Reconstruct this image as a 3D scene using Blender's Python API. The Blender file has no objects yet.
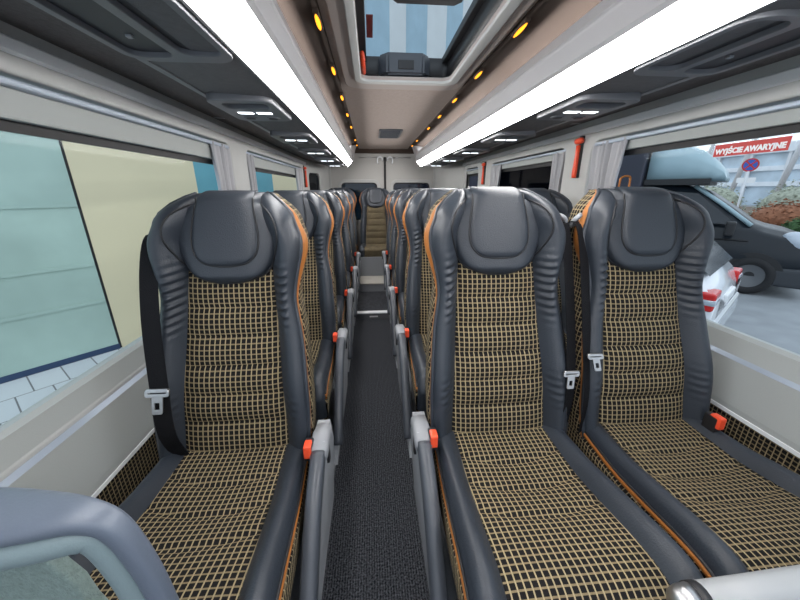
import bpy, bmesh, math, random
from mathutils import Vector, Matrix
random.seed(7)
S = bpy.context.scene
COL = S.collection
PI = math.pi
CX = .185                       # bus centre line (camera sits over the aisle at x = 0)

# ------------------------------------------------------------------ materials
def mat(name, col, rough=.6, metal=0., bump=0., bscale=60., spec=.5, var=0., vscale=8., coat=0., emit=None, estr=0.):
    m = bpy.data.materials.new(name); m.use_nodes = True
    nt = m.node_tree; b = nt.nodes['Principled BSDF']
    b.inputs['Base Color'].default_value = (*col, 1)
    b.inputs['Roughness'].default_value = rough
    b.inputs['Metallic'].default_value = metal
    b.inputs['Specular IOR Level'].default_value = spec
    b.inputs['Coat Weight'].default_value = coat
    if emit:
        b.inputs['Emission Color'].default_value = (*emit, 1); b.inputs['Emission Strength'].default_value = estr
    if bump or var:
        tc = nt.nodes.new('ShaderNodeTexCoord')
    if bump:
        n = nt.nodes.new('ShaderNodeTexNoise'); n.inputs['Scale'].default_value = bscale; n.inputs['Detail'].default_value = 4
        nt.links.new(tc.outputs['Object'], n.inputs['Vector'])
        bp = nt.nodes.new('ShaderNodeBump'); bp.inputs['Strength'].default_value = bump; bp.inputs['Distance'].default_value = .01
        nt.links.new(n.outputs['Fac'], bp.inputs['Height']); nt.links.new(bp.outputs['Normal'], b.inputs['Normal'])
    if var:
        n2 = nt.nodes.new('ShaderNodeTexNoise'); n2.inputs['Scale'].default_value = vscale; n2.inputs['Detail'].default_value = 6
        nt.links.new(tc.outputs['Object'], n2.inputs['Vector'])
        rp = nt.nodes.new('ShaderNodeValToRGB')
        rp.color_ramp.elements[0].position = .3; rp.color_ramp.elements[1].position = .7
        rp.color_ramp.elements[0].color = (*[c*(1-var) for c in col], 1); rp.color_ramp.elements[1].color = (*[min(1, c*(1+var)) for c in col], 1)
        nt.links.new(n2.outputs['Fac'], rp.inputs['Fac']); nt.links.new(rp.outputs['Color'], b.inputs['Base Color'])
    return m

def math_node(nt, op, a, b=None):
    n = nt.nodes.new('ShaderNodeMath'); n.operation = op
    for i, v in enumerate((a, b)):
        if v is None: continue
        if isinstance(v, (int, float)): n.inputs[i].default_value = v
        else: nt.links.new(v, n.inputs[i])
    return n.outputs[0]

def check_mat(name, dark, light, light2, cell=.0155):
    m = bpy.data.materials.new(name); m.use_nodes = True
    nt = m.node_tree; b = nt.nodes['Principled BSDF']; b.inputs['Roughness'].default_value = .92
    b.inputs['Specular IOR Level'].default_value = .15
    tc = nt.nodes.new('ShaderNodeTexCoord'); sp = nt.nodes.new('ShaderNodeSeparateXYZ'); nt.links.new(tc.outputs['UV'], sp.inputs[0])
    u = math_node(nt, 'FRACT', math_node(nt, 'MULTIPLY', sp.outputs[0], 1/cell))
    v = math_node(nt, 'FRACT', math_node(nt, 'MULTIPLY', sp.outputs[1], 1/cell))
    du = math_node(nt, 'LESS_THAN', u, .79); dv = math_node(nt, 'LESS_THAN', v, .745)
    isd = math_node(nt, 'MULTIPLY', du, dv)
    nz = nt.nodes.new('ShaderNodeTexNoise'); nz.inputs['Scale'].default_value = 420; nz.inputs['Detail'].default_value = 2
    nt.links.new(tc.outputs['UV'], nz.inputs['Vector'])
    lm = nt.nodes.new('ShaderNodeMix'); lm.data_type = 'RGBA'
    lm.inputs[6].default_value = (*light, 1); lm.inputs[7].default_value = (*light2, 1)
    nt.links.new(math_node(nt, 'MULTIPLY', du, .85), lm.inputs[0])
    mx = nt.nodes.new('ShaderNodeMix'); mx.data_type = 'RGBA'
    nt.links.new(isd, mx.inputs[0]); nt.links.new(lm.outputs[2], mx.inputs[6]); mx.inputs[7].default_value = (*dark, 1)
    sc = nt.nodes.new('ShaderNodeMix'); sc.data_type = 'RGBA'; sc.blend_type = 'MULTIPLY'; sc.inputs[0].default_value = .5
    nt.links.new(mx.outputs[2], sc.inputs[6]); nt.links.new(nz.outputs['Fac'], sc.inputs[7])
    nt.links.new(sc.outputs[2], b.inputs['Base Color'])
    bp = nt.nodes.new('ShaderNodeBump'); bp.inputs['Strength'].default_value = .5; bp.inputs['Distance'].default_value = .002
    nt.links.new(math_node(nt, 'SUBTRACT', 1, isd), bp.inputs['Height']); nt.links.new(bp.outputs['Normal'], b.inputs['Normal'])
    return m

def carpet_mat():
    m = bpy.data.materials.new('ribbed_carpet'); m.use_nodes = True
    nt = m.node_tree; b = nt.nodes['Principled BSDF']; b.inputs['Roughness'].default_value = 1; b.inputs['Specular IOR Level'].default_value = .05
    tc = nt.nodes.new('ShaderNodeTexCoord'); sp = nt.nodes.new('ShaderNodeSeparateXYZ'); nt.links.new(tc.outputs['Object'], sp.inputs[0])
    rib = math_node(nt, 'ABSOLUTE', math_node(nt, 'SUBTRACT', math_node(nt, 'FRACT', math_node(nt, 'MULTIPLY', sp.outputs[0], 1/.0085)), .5))
    n = nt.nodes.new('ShaderNodeTexNoise'); n.inputs['Scale'].default_value = 170; n.inputs['Detail'].default_value = 3
    nt.links.new(tc.outputs['Object'], n.inputs['Vector'])
    h = math_node(nt, 'ADD', rib, math_node(nt, 'MULTIPLY', n.outputs['Fac'], 2.6))
    rp = nt.nodes.new('ShaderNodeValToRGB')
    rp.color_ramp.elements[0].position = .55; rp.color_ramp.elements[0].color = (.012, .0135, .016, 1)
    rp.color_ramp.elements[1].position = 1.0; rp.color_ramp.elements[1].color = (.115, .12, .135, 1)
    nt.links.new(math_node(nt, 'MULTIPLY', h, .47), rp.inputs['Fac']); nt.links.new(rp.outputs['Color'], b.inputs['Base Color'])
    bp = nt.nodes.new('ShaderNodeBump'); bp.inputs['Strength'].default_value = .8; bp.inputs['Distance'].default_value = .004
    nt.links.new(h, bp.inputs['Height']); nt.links.new(bp.outputs['Normal'], b.inputs['Normal'])
    return m

def glass_mat(name, tint, gloss=.07):
    m = bpy.data.materials.new(name); m.use_nodes = True
    nt = m.node_tree; nt.nodes.clear()
    o = nt.nodes.new('ShaderNodeOutputMaterial'); t = nt.nodes.new('ShaderNodeBsdfTransparent'); g = nt.nodes.new('ShaderNodeBsdfGlossy')
    t.inputs[0].default_value = (*tint, 1); g.inputs['Roughness'].default_value = .03
    mx = nt.nodes.new('ShaderNodeMixShader'); mx.inputs[0].default_value = gloss
    nt.links.new(t.outputs[0], mx.inputs[1]); nt.links.new(g.outputs[0], mx.inputs[2]); nt.links.new(mx.outputs[0], o.inputs[0])
    return m

def emis_mat(name, col, strength):
    m = bpy.data.materials.new(name); m.use_nodes = True
    nt = m.node_tree; nt.nodes.clear()
    o = nt.nodes.new('ShaderNodeOutputMaterial'); e = nt.nodes.new('ShaderNodeEmission')
    e.inputs[0].default_value = (*col, 1); e.inputs[1].default_value = strength
    nt.links.new(e.outputs[0], o.inputs[0]); return m

M = {}
M['check'] = check_mat('check_fabric', (.012, .011, .011), (.42, .335, .20), (.215, .165, .095), .0142)
M['leather'] = mat('dark_leather', (.022, .028, .038), .46, bump=.12, bscale=260, spec=.5)
M['leather_pad'] = mat('headrest_leather', (.024, .030, .040), .48, bump=.16, bscale=320, spec=.5)
M['piping'] = mat('black_piping', (.012, .012, .014), .5)
M['orange'] = mat('orange_accent', (.34, .118, .018), .6, bump=.2, bscale=300)
M['shell'] = mat('seat_shell', (.05, .052, .056), .5, bump=.1, bscale=200)
M['grey_plastic'] = mat('grey_plastic', (.30, .315, .335), .45, bump=.05, bscale=300)
M['mid_plastic'] = mat('mid_grey_plastic', (.20, .21, .225), .5, bump=.05, bscale=300)
M['cap'] = mat('hinge_cap_plastic', (.25, .258, .275), .5)
M['arm'] = mat('armrest_plastic', (.055, .062, .075), .38, bump=.06, bscale=300)
M['red'] = mat('red_plastic', (.86, .085, .03), .4)
M['belt'] = mat('belt_webbing', (.008, .008, .0095), .75, bump=.3, bscale=500)
M['belt'].node_tree.nodes['Principled BSDF'].inputs['Specular IOR Level'].default_value = .12
M['steel'] = mat('brushed_steel', (.52, .52, .53), .38, 1.)
M['black'] = mat('black_plastic', (.015, .015, .017), .45)
M['rubber'] = mat('rubber_gasket', (.012, .012, .013), .6)
M['wall'] = mat('wall_lining', (.46, .465, .455), .8, bump=.08, bscale=240, var=.04, vscale=5)
M['wallg'] = mat('window_surround', (.42, .43, .42), .75, bump=.08, bscale=240)
M['sill'] = mat('sill_plastic', (.39, .41, .40), .55, bump=.04, bscale=300)
M['rail'] = mat('white_rail', (.80, .82, .84), .35)
M['bluerail'] = mat('blue_grey_rail', (.40, .46, .54), .35, .3)
M['pelmet'] = mat('blind_cassette', (.37, .39, .38), .7)
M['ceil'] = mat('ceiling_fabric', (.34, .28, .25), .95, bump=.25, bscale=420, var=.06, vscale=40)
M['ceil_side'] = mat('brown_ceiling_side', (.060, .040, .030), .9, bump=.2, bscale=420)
M['rear'] = mat('rear_door_lining', (.46, .45, .43), .85, bump=.1, bscale=300)
M['rack_under'] = mat('rack_dark_underside', (.125, .122, .130), .6, bump=.2, bscale=350, var=.1, vscale=60)
M['rack_outer'] = mat('rack_brown_fabric', (.125, .112, .108), .95, bump=.4, bscale=380, var=.15, vscale=90)
M['rack_line'] = mat('rack_grey_edging', (.22, .225, .235), .5)
M['valance'] = mat('rack_valance', (.34, .34, .35), .5)
M['hatchf'] = mat('hatch_frame_plastic', (.36, .31, .285), .7)
M['unit'] = mat('service_unit_plastic', (.17, .175, .19), .42)
M['unit_dark'] = mat('service_unit_inset', (.035, .036, .042), .5)
M['curtain'] = mat('grey_curtain', (.44, .44, .46), .9, bump=.15, bscale=300)
M['carpet'] = carpet_mat()
M['tread'] = mat('step_tread', (.40, .38, .34), .7, var=.08)
M['riser'] = mat('step_riser', (.12, .125, .135), .6)
M['risergrey'] = mat('step_grey_face', (.22, .23, .25), .6)
M['glass'] = glass_mat('window_glass', (.95, .98, .98), .002)
M['tint'] = glass_mat('tinted_glass', (.16, .17, .20), .04)
M['led'] = emis_mat('led_diffuser', (1., .985, .975), 22.0)
M['read'] = emis_mat('reading_lens', (.86, .93, 1.), 4.5)
M['amber'] = emis_mat('amber_lens', (1., .33, .02), 2.3)
M['label'] = mat('white_label', (.7, .7, .7), .5)
M['white'] = mat('white_paint', (.82, .83, .84), .35)
M['sticker'] = mat('red_sticker', (.52, .03, .025), .5)
M['darkred'] = mat('dark_red_sticker', (.16, .02, .02), .5)
M['tube'] = mat('rail_tube', (.33, .345, .355), .4)
M['frame_dark'] = mat('partition_bezel', (.10, .122, .16), .38, bump=.05, bscale=300)
M['frame_light'] = mat('partition_lip', (.165, .22, .235), .45, bump=.08, bscale=300)
M['panel'] = mat('partition_panel', (.16, .215, .20), .7, bump=.4, bscale=260, var=.12, vscale=120)
# outside
M['frost'] = mat('frosted_glass_panel', (.42, .555, .49), .3, var=.14, vscale=1.6)
M['teal'] = mat('teal_glass_panel', (.16, .40, .47), .2, var=.10, vscale=2.)
M['cream'] = mat('cream_cladding', (.76, .67, .45), .6, var=.02, vscale=2)
M['dblue'] = mat('dark_blue_plinth', (.03, .06, .13), .4)
M['stripeb'] = mat('blue_cladding', (.27, .40, .48), .6, var=.08, vscale=3)
M['stripew'] = mat('white_cladding', (.52, .56, .57), .6, var=.05, vscale=3)
M['asphalt'] = mat('asphalt', (.30, .32, .34), .85, bump=.3, bscale=30, var=.12, vscale=3)
M['kerb'] = mat('kerb_stone', (.62, .60, .57), .9)
M['soil'] = mat('verge_soil', (.16, .12, .09), 1.)
M['vandark'] = mat('van_paint', (.010, .014, .020), .3, coat=.08, spec=.3)
M['vanbox'] = mat('van_box_paint', (.03, .032, .05), .45)
M['fairing'] = mat('fairing_paint', (.34, .47, .52), .35)
M['bumper'] = mat('van_bumper', (.035, .04, .048), .55)
M['headlight'] = mat('headlight_glass', (.50, .56, .64), .12, spec=.8)
M['carwhite'] = mat('car_white_paint', (.78, .80, .84), .2, coat=.7)
M['carglass'] = mat('car_window', (.05, .06, .075), .08, spec=.8)
M['tail'] = mat('tail_lamp_red', (.65, .03, .03), .15)
M['tyre'] = mat('tyre', (.018, .018, .02), .8)
M['rim'] = mat('wheel_rim', (.16, .165, .175), .5, .5)
M['hedge_red'] = mat('hedge_russet', (.28, .12, .065), .9, var=.3, vscale=9)
M['hedge_green'] = mat('hedge_green', (.05, .11, .04), .9, var=.4, vscale=9)
M['hedge_pale'] = mat('hedge_pale', (.34, .37, .30), .9, var=.35, vscale=7)
M['mast'] = mat('steel_mast', (.68, .70, .73), .4)
M['bglass'] = mat('building_glass', (.52, .62, .70), .3, var=.2, vscale=.5)
M['bpanel'] = mat('building_panel', (.74, .78, .82), .5, var=.1, vscale=1)
M['signblue'] = mat('sign_blue', (.03, .10, .45), .4)

def tile_mat():
    m = bpy.data.materials.new('pale_paving'); m.use_nodes = True
    nt = m.node_tree; b = nt.nodes['Principled BSDF']; b.inputs['Roughness'].default_value = .8
    tc = nt.nodes.new('ShaderNodeTexCoord'); mp = nt.nodes.new('ShaderNodeMapping'); mp.inputs['Rotation'].default_value = (0, 0, math.radians(-49))
    br = nt.nodes.new('ShaderNodeTexBrick'); br.offset = .5; br.inputs['Scale'].default_value = 1.
    br.inputs['Brick Width'].default_value = .24; br.inputs['Row Height'].default_value = .42; br.inputs['Mortar Size'].default_value = .006
    br.inputs['Color1'].default_value = (.66, .68, .70, 1); br.inputs['Color2'].default_value = (.60, .63, .66, 1); br.inputs['Mortar'].default_value = (.2, .2, .21, 1)
    nt.links.new(tc.outputs['Object'], mp.inputs[0]); nt.links.new(mp.outputs[0], br.inputs['Vector']); nt.links.new(br.outputs['Color'], b.inputs['Base Color'])
    return m
M['tiles'] = tile_mat()

# ------------------------------------------------------------------ helpers
def link(name, me, m, parent=None, smooth=False):
    o = bpy.data.objects.new(name, me); COL.objects.link(o)
    if m is not None:
        for x in (m if isinstance(m, (list, tuple)) else [m]): me.materials.append(x)
    if smooth:
        for p in me.polygons: p.use_smooth = True
    if parent: o.parent = parent
    return o

def bm_obj(name, bm, m, parent=None, smooth=False, recalc=True):
    if recalc: bmesh.ops.recalc_face_normals(bm, faces=bm.faces)
    me = bpy.data.meshes.new(name); bm.to_mesh(me); bm.free()
    return link(name, me, m, parent, smooth)

def tag(o, label, cat, group=None, kind=None):
    o['label'] = label; o['category'] = cat
    if group: o['group'] = group
    if kind: o['kind'] = kind
    return o
def struct(o): o['kind'] = 'structure'; return o
def empty(name, loc=(0, 0, 0), rz=0., parent=None):
    o = bpy.data.objects.new(name, None); COL.objects.link(o); o.location = loc; o.rotation_euler = (0, 0, rz); o.empty_display_size = .05
    if parent: o.parent = parent
    return o
def copy_tree(o, parent=None):
    kids = list(o.children)
    c = o.copy(); COL.objects.link(c)
    if parent: c.parent = parent
    for k in kids: copy_tree(k, c)
    return c

def box(bm, x0, x1, y0, y1, z0, z1, bev=0., seg=2):
    r = bmesh.ops.create_cube(bm, size=1.)
    vs = r['verts']
    for v in vs:
        v.co = Vector((x0+(v.co.x+.5)*(x1-x0), y0+(v.co.y+.5)*(y1-y0), z0+(v.co.z+.5)*(z1-z0)))
    if bev:
        es = list({e for v in vs for e in v.link_edges})
        bmesh.ops.bevel(bm, geom=es, offset=bev, segments=seg, affect='EDGES', profile=.6)
def box_obj(name, x0, x1, y0, y1, z0, z1, m, parent=None, bev=0., seg=2):
    bm = bmesh.new(); box(bm, x0, x1, y0, y1, z0, z1, bev, seg); return bm_obj(name, bm, m, parent)

def tube(bm, pts, r, n=8, cap=True):
    pts = [Vector(p) for p in pts]; rs = r if isinstance(r, (list, tuple)) else [r]*len(pts)
    rings = []; ref = None
    for i, p in enumerate(pts):
        t = (pts[min(i+1, len(pts)-1)]-pts[max(i-1, 0)]).normalized()
        if ref is None:
            ref = Vector((0, 0, 1)) if abs(t.z) < .9 else Vector((1, 0, 0))
        a = (ref - t*ref.dot(t)).normalized(); b = t.cross(a); ref = a
        rings.append([bm.verts.new(p+(a*math.cos(2*PI*k/n)+b*math.sin(2*PI*k/n))*rs[i]) for k in range(n)])
    for i in range(len(rings)-1):
        for k in range(n):
            bm.faces.new((rings[i][k], rings[i][(k+1) % n], rings[i+1][(k+1) % n], rings[i+1][k]))
    if cap:
        bm.faces.new(rings[0][::-1]); bm.faces.new(rings[-1])
def tube_obj(name, pts, r, m, parent=None, n=8):
    bm = bmesh.new(); tube(bm, pts, r, n); return bm_obj(name, bm, m, parent, True)

def grid_obj(name, rows, m, parent=None, uvs=None, smooth=True, flip=False, closed=False):
    """rows of points -> quad sheet with uv in metres"""
    nr, nc = len(rows), len(rows[0])
    V = [tuple(p) for r in rows for p in r]; Fc = []
    for i in range(nr-1):
        for j in range(nc if closed else nc-1):
            a, b = i*nc+j, i*nc+(j+1) % nc
            q = (a, b, b+nc, a+nc)
            Fc.append(q[::-1] if flip else q)
    me = bpy.data.meshes.new(name); me.from_pydata(V, [], Fc)
    if uvs:
        fl = [u for r in uvs for u in r]; ul = me.uv_layers.new(name='UVMap')
        for l in me.loops: ul.data[l.index].uv = fl[l.vertex_index]
    me.update()
    return link(name, me, m, parent, smooth)

def prof(name, pts, y0, y1, m, side=None, parent=None, smooth=False, cap=True):
    """closed (x,z) outline extruded along y. side=-1/+1: x given as distance from the bus centre line"""
    bm = bmesh.new()
    P = [((CX+side*a) if side else a, b) for a, b in pts]
    A = [bm.verts.new((a, y0, b)) for a, b in P]; B = [bm.verts.new((a, y1, b)) for a, b in P]
    n = len(P)
    for i in range(n): bm.faces.new((A[i], A[(i+1) % n], B[(i+1) % n], B[i]))
    if cap: bm.faces.new(A); bm.faces.new(B[::-1])
    return bm_obj(name, bm, m, parent, smooth)

def cr(tab, x):
    """smooth table lookup (Catmull-Rom)"""
    if x <= tab[0][0]: return tab[0][1]
    if x >= tab[-1][0]: return tab[-1][1]
    for i in range(len(tab)-1):
        x0, y0 = tab[i]; x1, y1 = tab[i+1]
        if x <= x1:
            m0 = (y1-tab[i-1][1])/(x1-tab[i-1][0]) if i > 0 else (y1-y0)/(x1-x0)
            m1 = (tab[i+2][1]-y0)/(tab[i+2][0]-x0) if i+2 < len(tab) else (y1-y0)/(x1-x0)
            h = x1-x0; t = (x-x0)/h
            return (2*t**3-3*t*t+1)*y0+(t**3-2*t*t+t)*h*m0+(-2*t**3+3*t*t)*y1+(t**3-t*t)*h*m1

def rrect(x0, x1, y0, y1, r, n=6):
    out = []
    for cx, cy, a0 in ((x1-r, y1-r, 0), (x0+r, y1-r, 90), (x0+r, y0+r, 180), (x1-r, y0+r, 270)):
        for k in range(n+1):
            a = math.radians(a0+90*k/n); out.append((cx+r*math.cos(a), cy+r*math.sin(a)))
    return out
def plate(name, outer, holes, thick, mapf, m, parent=None, bevel=0.):
    """flat plate with holes; mapf turns (u,v,w) into xyz, w in -thick..thick"""
    cu = bpy.data.curves.new(name, 'CURVE'); cu.dimensions = '2D'; cu.fill_mode = 'BOTH'; cu.extrude = thick; cu.bevel_depth = bevel; cu.bevel_resolution = 2
    for loop in [outer]+holes:
        sp = cu.splines.new('POLY'); sp.points.add(len(loop)-1); sp.use_cyclic_u = True
        for p, q in zip(sp.points, loop): p.co = (q[0], q[1], 0, 1)
    o = bpy.data.objects.new(name, cu); COL.objects.link(o)
    dg = bpy.context.evaluated_depsgraph_get(); me = bpy.data.meshes.new_from_object(o.evaluated_get(dg))
    bpy.data.objects.remove(o); bpy.data.curves.remove(cu)
    for v in me.vertices: v.co = Vector(mapf(*v.co))
    bm = bmesh.new(); bm.from_mesh(me); bmesh.ops.remove_doubles(bm, verts=bm.verts, dist=1e-5); bm.to_mesh(me) ; bm.free()
    me.materials.clear()
    bm = bmesh.new(); bm.from_mesh(me); bpy.data.meshes.remove(me)
    return bm_obj(name, bm, m, parent)
def ring(name, x0, x1, y0, y1, r, wd, thick, mapf, m, parent=None, bevel=0.):
    return plate(name, rrect(x0, x1, y0, y1, r), [rrect(x0+wd, x1-wd, y0+wd, y1-wd, max(.004, r-wd))], thick, mapf, m, parent, bevel)
def text_obj(name, s, size, mapf, m, parent=None, ext=.0006, bold=0.):
    cu = bpy.data.curves.new(name, 'FONT'); cu.body = s; cu.size = size; cu.extrude = ext; cu.align_x = 'CENTER'; cu.align_y = 'CENTER'; cu.offset = bold
    o = bpy.data.objects.new(name, cu); COL.objects.link(o)
    dg = bpy.context.evaluated_depsgraph_get(); me = bpy.data.meshes.new_from_object(o.evaluated_get(dg))
    bpy.data.objects.remove(o); bpy.data.curves.remove(cu)
    for v in me.vertices: v.co = Vector(mapf(*v.co))
    me.materials.clear()
    return link(name, me, m, parent)

# ------------------------------------------------------------------ passenger seat
# local frame: x across, y towards the back of the bus, z up; y = 0 at the crease between cushion and backrest
ZT = 1.10
REC = .30                       # recline of the backrest
A_T = [(.42, .148), (.5, .147), (.7, .136), (.95, .120), (1.05, .114), (1.10, .095), (1.14, .080), (1.3, .075)]
W_T = [(.42, .205), (.5, .212), (.62, .213), (.78, .200), (.89, .184), (.97, .195), (1.02, .206), (1.06, .206), (1.10, .192)]
G_T = [(.42, .035), (.55, .04), (.75, .042), (.9, .045), (1.0, .06), (1.08, .07), (1.2, .062)]
NB = 170
def back_row(i):
    """row i of the backrest -> (z, y of the centre surface, a, w, g)"""
    nlin = NB-14
    if i <= nlin:
        z = .43+(ZT-.43)*i/nlin; y = REC*(z-.47)-.014*math.exp(-((z-.64)/.1)**2); sh = 1.; zz = z
    else:
        th = (i-nlin)/14*PI/2
        z = ZT+.082*math.sin(th); zz = ZT+.01*(i-nlin)/14
        y = REC*(z-.47)+.075*(1-math.cos(th)); sh = (1-math.sin(th)**1.9*.44)
    a = cr(A_T, z); w = cr(W_T, min(z, ZT))*sh; g = cr(G_T, z)*(1 if i <= nlin else math.cos((i-nlin)/14*PI/2)**.7)
    return z, y, min(a, w-.02), w, g
ROWS = [back_row(i) for i in range(NB+1)]
def wrinkle(z, s, k):
    e = math.exp(-((z-.93)/.055)**2)*1.+math.exp(-((z-.86)/.05)**2)*.7+math.exp(-((z-.60)/.05)**2)*.25
    return .0060*e*math.sin(z*2*PI/.023+1.7*math.sin(s*2.6+k)+k)*math.sin(min(1, s*1.4)*PI)**.5
def bolster_y(s, g):
    if s < .62: return .004-(g+.004)*math.sin(PI/2*s/.62)
    q = (s-.62)/.38
    return -g+g*.75*(1-math.sqrt(max(0, 1-q*q)))
SEAMS = (.545, .625, .705, .785, .865)
def puff(z):
    lo = .44; hi = .96
    ed = [lo]+list(SEAMS)+[hi]
    for p, q in zip(ed, ed[1:]):
        if p <= z <= q:
            t = (z-p)/(q-p); return .013*(max(0, math.sin(PI*t)))**.45
    return .0
def skin_y(x, z):
    """front surface of the headrest zone (x any, z) used to seat pads on it"""
    best = min(ROWS, key=lambda r: abs(r[0]-z))
    zz, y, a, w, g = best
    if abs(x) <= a: return y
    return y+bolster_y(min(1, (abs(x)-a)/(w-a)), g)

def make_backrest(t):
    # fabric centre
    rows, uv = [], []
    n = 20
    for i, (z, y, a, w, g) in enumerate(ROWS):
        if z > 1.0: break
        r, u = [], []
        for j in range(n+1):
            x = a*(2*j/n-1); e = (1-abs(2*j/n-1)**6)
            r.append((x*1.03, y+.006-puff(z)*e-.004*(1-(x/a)**2), z)); u.append((x+.5, z))
        rows.append(r); uv.append(u)
    grid_obj('backrest_fabric', rows, M['check'], t, uv)
    for sd in (-1, 1):
        n = 16; rows = []
        for i, (z, y, a, w, g) in enumerate(ROWS):
            r = []
            for j in range(n+1):
                s = j/n; r.append((sd*(a+(w-a)*s), y+bolster_y(s, g)-wrinkle(z, s, sd), z))
            rows.append(r)
        grid_obj('backrest_bolster', rows, M['leather'], t, flip=sd < 0)
        # orange band, then checked side
        bw = [(.43, .007), (.7, .008), (.85, .011), (.93, .020), (1.0, .036), (1.07, .034), (1.13, .016), (1.2, .004)]
        rows, rows2, uv2, rowsp = [], [], [], []
        for i, (z, y, a, w, g) in enumerate(ROWS):
            y1 = y-g*.25; k = cr(bw, z); fl = .002+.012*(k/.036)
            rows.append([(sd*(w-.001), y1-.002, z), (sd*(w+fl), y1+k*.25, z), (sd*(w+fl), y1+k*.75, z), (sd*(w), y1+k+.001, z)])
            yb = y+.09 if z < ZT else y+.09-.04*((z-ZT)/.082)
            yb = max(yb, y1+k+.012)
            P = [(sd*(w), y1+k, z), (sd*(w+.008), y1+k+.012, z), (sd*(w+.006), yb-.02, z), (sd*(w-.02), yb, z)]
            rows2.append(P); uv2.append([(P[q][1]+(P[q][0])*sd*.3, z) for q in range(4)])
            rowsp.append((sd*(w-.001), y1-.004, z))
        grid_obj('accent_trim', rows, M['orange'], t, flip=sd < 0)
        grid_obj('side_panel', rows2, M['check'], t, uv2, flip=sd < 0)
        tube_obj('piping', rowsp[::3], .0062, M['leather'], t, 8)
        # stitched seam between fabric and bolster
    # shell on the back
    rows = []
    for i, (z, y, a, w, g) in enumerate(ROWS):
        yb = y+.09 if z < ZT else y+.09-.04*((z-ZT)/.082)
        rows.append([(w-.02, yb, z), (w*.6, yb+.02, z), (0, yb+.028, z), (-w*.6, yb+.02, z), (-w+.02, yb, z)])
    z, y, a, w, g = ROWS[-1]
    rows.append([(w-.02, y, z+.001), (w*.6, y, z+.002), (0, y, z+.002), (-w*.6, y, z+.002), (-w+.02, y, z+.001)])
    grid_obj('back_shell', rows, M['shell'], t)

def pad_mesh(name, H, pf, m, parent, top_over=True, lift=.0):
    """puffed shield H: table z -> half width"""
    z0, z1 = H[0][0], H[-1][0]; N = 40; n = 28; rows = []
    for i in range(N+1):
        q = i/N; z = z0+(z1-z0)*(1-(1-q)**1.0); hw = max(.002, cr(H, z)); r = []
        ez = min(1, ((z-z0)/.03))**.5
        for j in range(n+1):
            s = 2*j/n-1
            x = hw*s; e = (1-abs(s)**5)**.5 if abs(s) < 1 else 0
            yc = REC*(z-.47)
            r.append((x, yc+.004-lift*(1 if abs(s) < 1 else 0)-pf*e*ez+.05*(abs(x)/.15)**2*.0, z))
        rows.append(r)
    if top_over:                      # roll the pad back over the top
        last = rows[-1]
        for k in range(1, 8):
            th = k/7*PI/2
            rows.append([(x*(1-.06*math.sin(th)), y+(.09)*(1-math.cos(th)), z+.030*math.sin(th)) for x, y, z in last])
    return grid_obj(name, rows, m, parent)

HR = [(.928, .004), (.938, .058), (.955, .094), (.98, .118), (1.02, .137), (1.06, .150), (1.09, .150), (1.12, .138), (1.14, .118), (1.155, .092)]
HP = [(.985, .004), (.990, .045), (1.0, .067), (1.02, .084), (1.05, .091), (1.09, .089), (1.13, .082), (1.158, .078)]
def hr_y(x, z):
    """front surface of the headrest"""
    zz = min(max(z, HR[0][0]), HR[-1][0]); hw = max(.002, cr(HR, zz)); s = min(1, abs(x)/hw)
    return REC*(z-.47)+.004-.038*math.sqrt(max(0, 1-s**5))*math.sqrt(min(1, max(0, (z-HR[0][0])/.03)))
def make_headrest(t):
    h = pad_mesh('headrest', HR, .038, M['leather_pad'], t)
    N = 34; n = 26; rows = []
    for i in range(N+1):
        z = HP[0][0]+(HP[-1][0]-HP[0][0])*i/N; hw = max(.002, cr(HP, z))
        ez = math.sqrt(min(1, (z-HP[0][0])/.02))
        rows.append([(hw*q, hr_y(hw*q, z)+.002-.013*ez*math.sqrt(max(0, 1-q**6)), z) for q in [2*j/n-1 for j in range(n+1)]])
    last = rows[-1]
    for k in range(1, 8):
        th = k/7*PI/2
        rows.append([(x*(1-.06*math.sin(th)), y+.09*(1-math.cos(th)), z+.032*math.sin(th)) for x, y, z in last])
    grid_obj('headrest_pad', rows, M['leather_pad'], h)
    def seam(H, z1, f, r):
        pts = []
        for sd in (-1, 1):
            L = []
            for k in range(26):
                z = H[0][0]+.0012+(z1-H[0][0])*(k/25)**1.5; hw = cr(H, z); L.append((sd*hw, f(hw, z), z))
            pts = L[::-1] if sd < 0 else pts+L
        tube_obj('seam_piping', pts, r, M['piping'], h, 6)
    seam(HP, 1.168-.985+.985, lambda x, z: hr_y(x, z)-.0005, .0026)
    seam(HR, 1.150, lambda x, z: min(skin_y(x, z), REC*(z-.47))-.001, .003)

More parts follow.
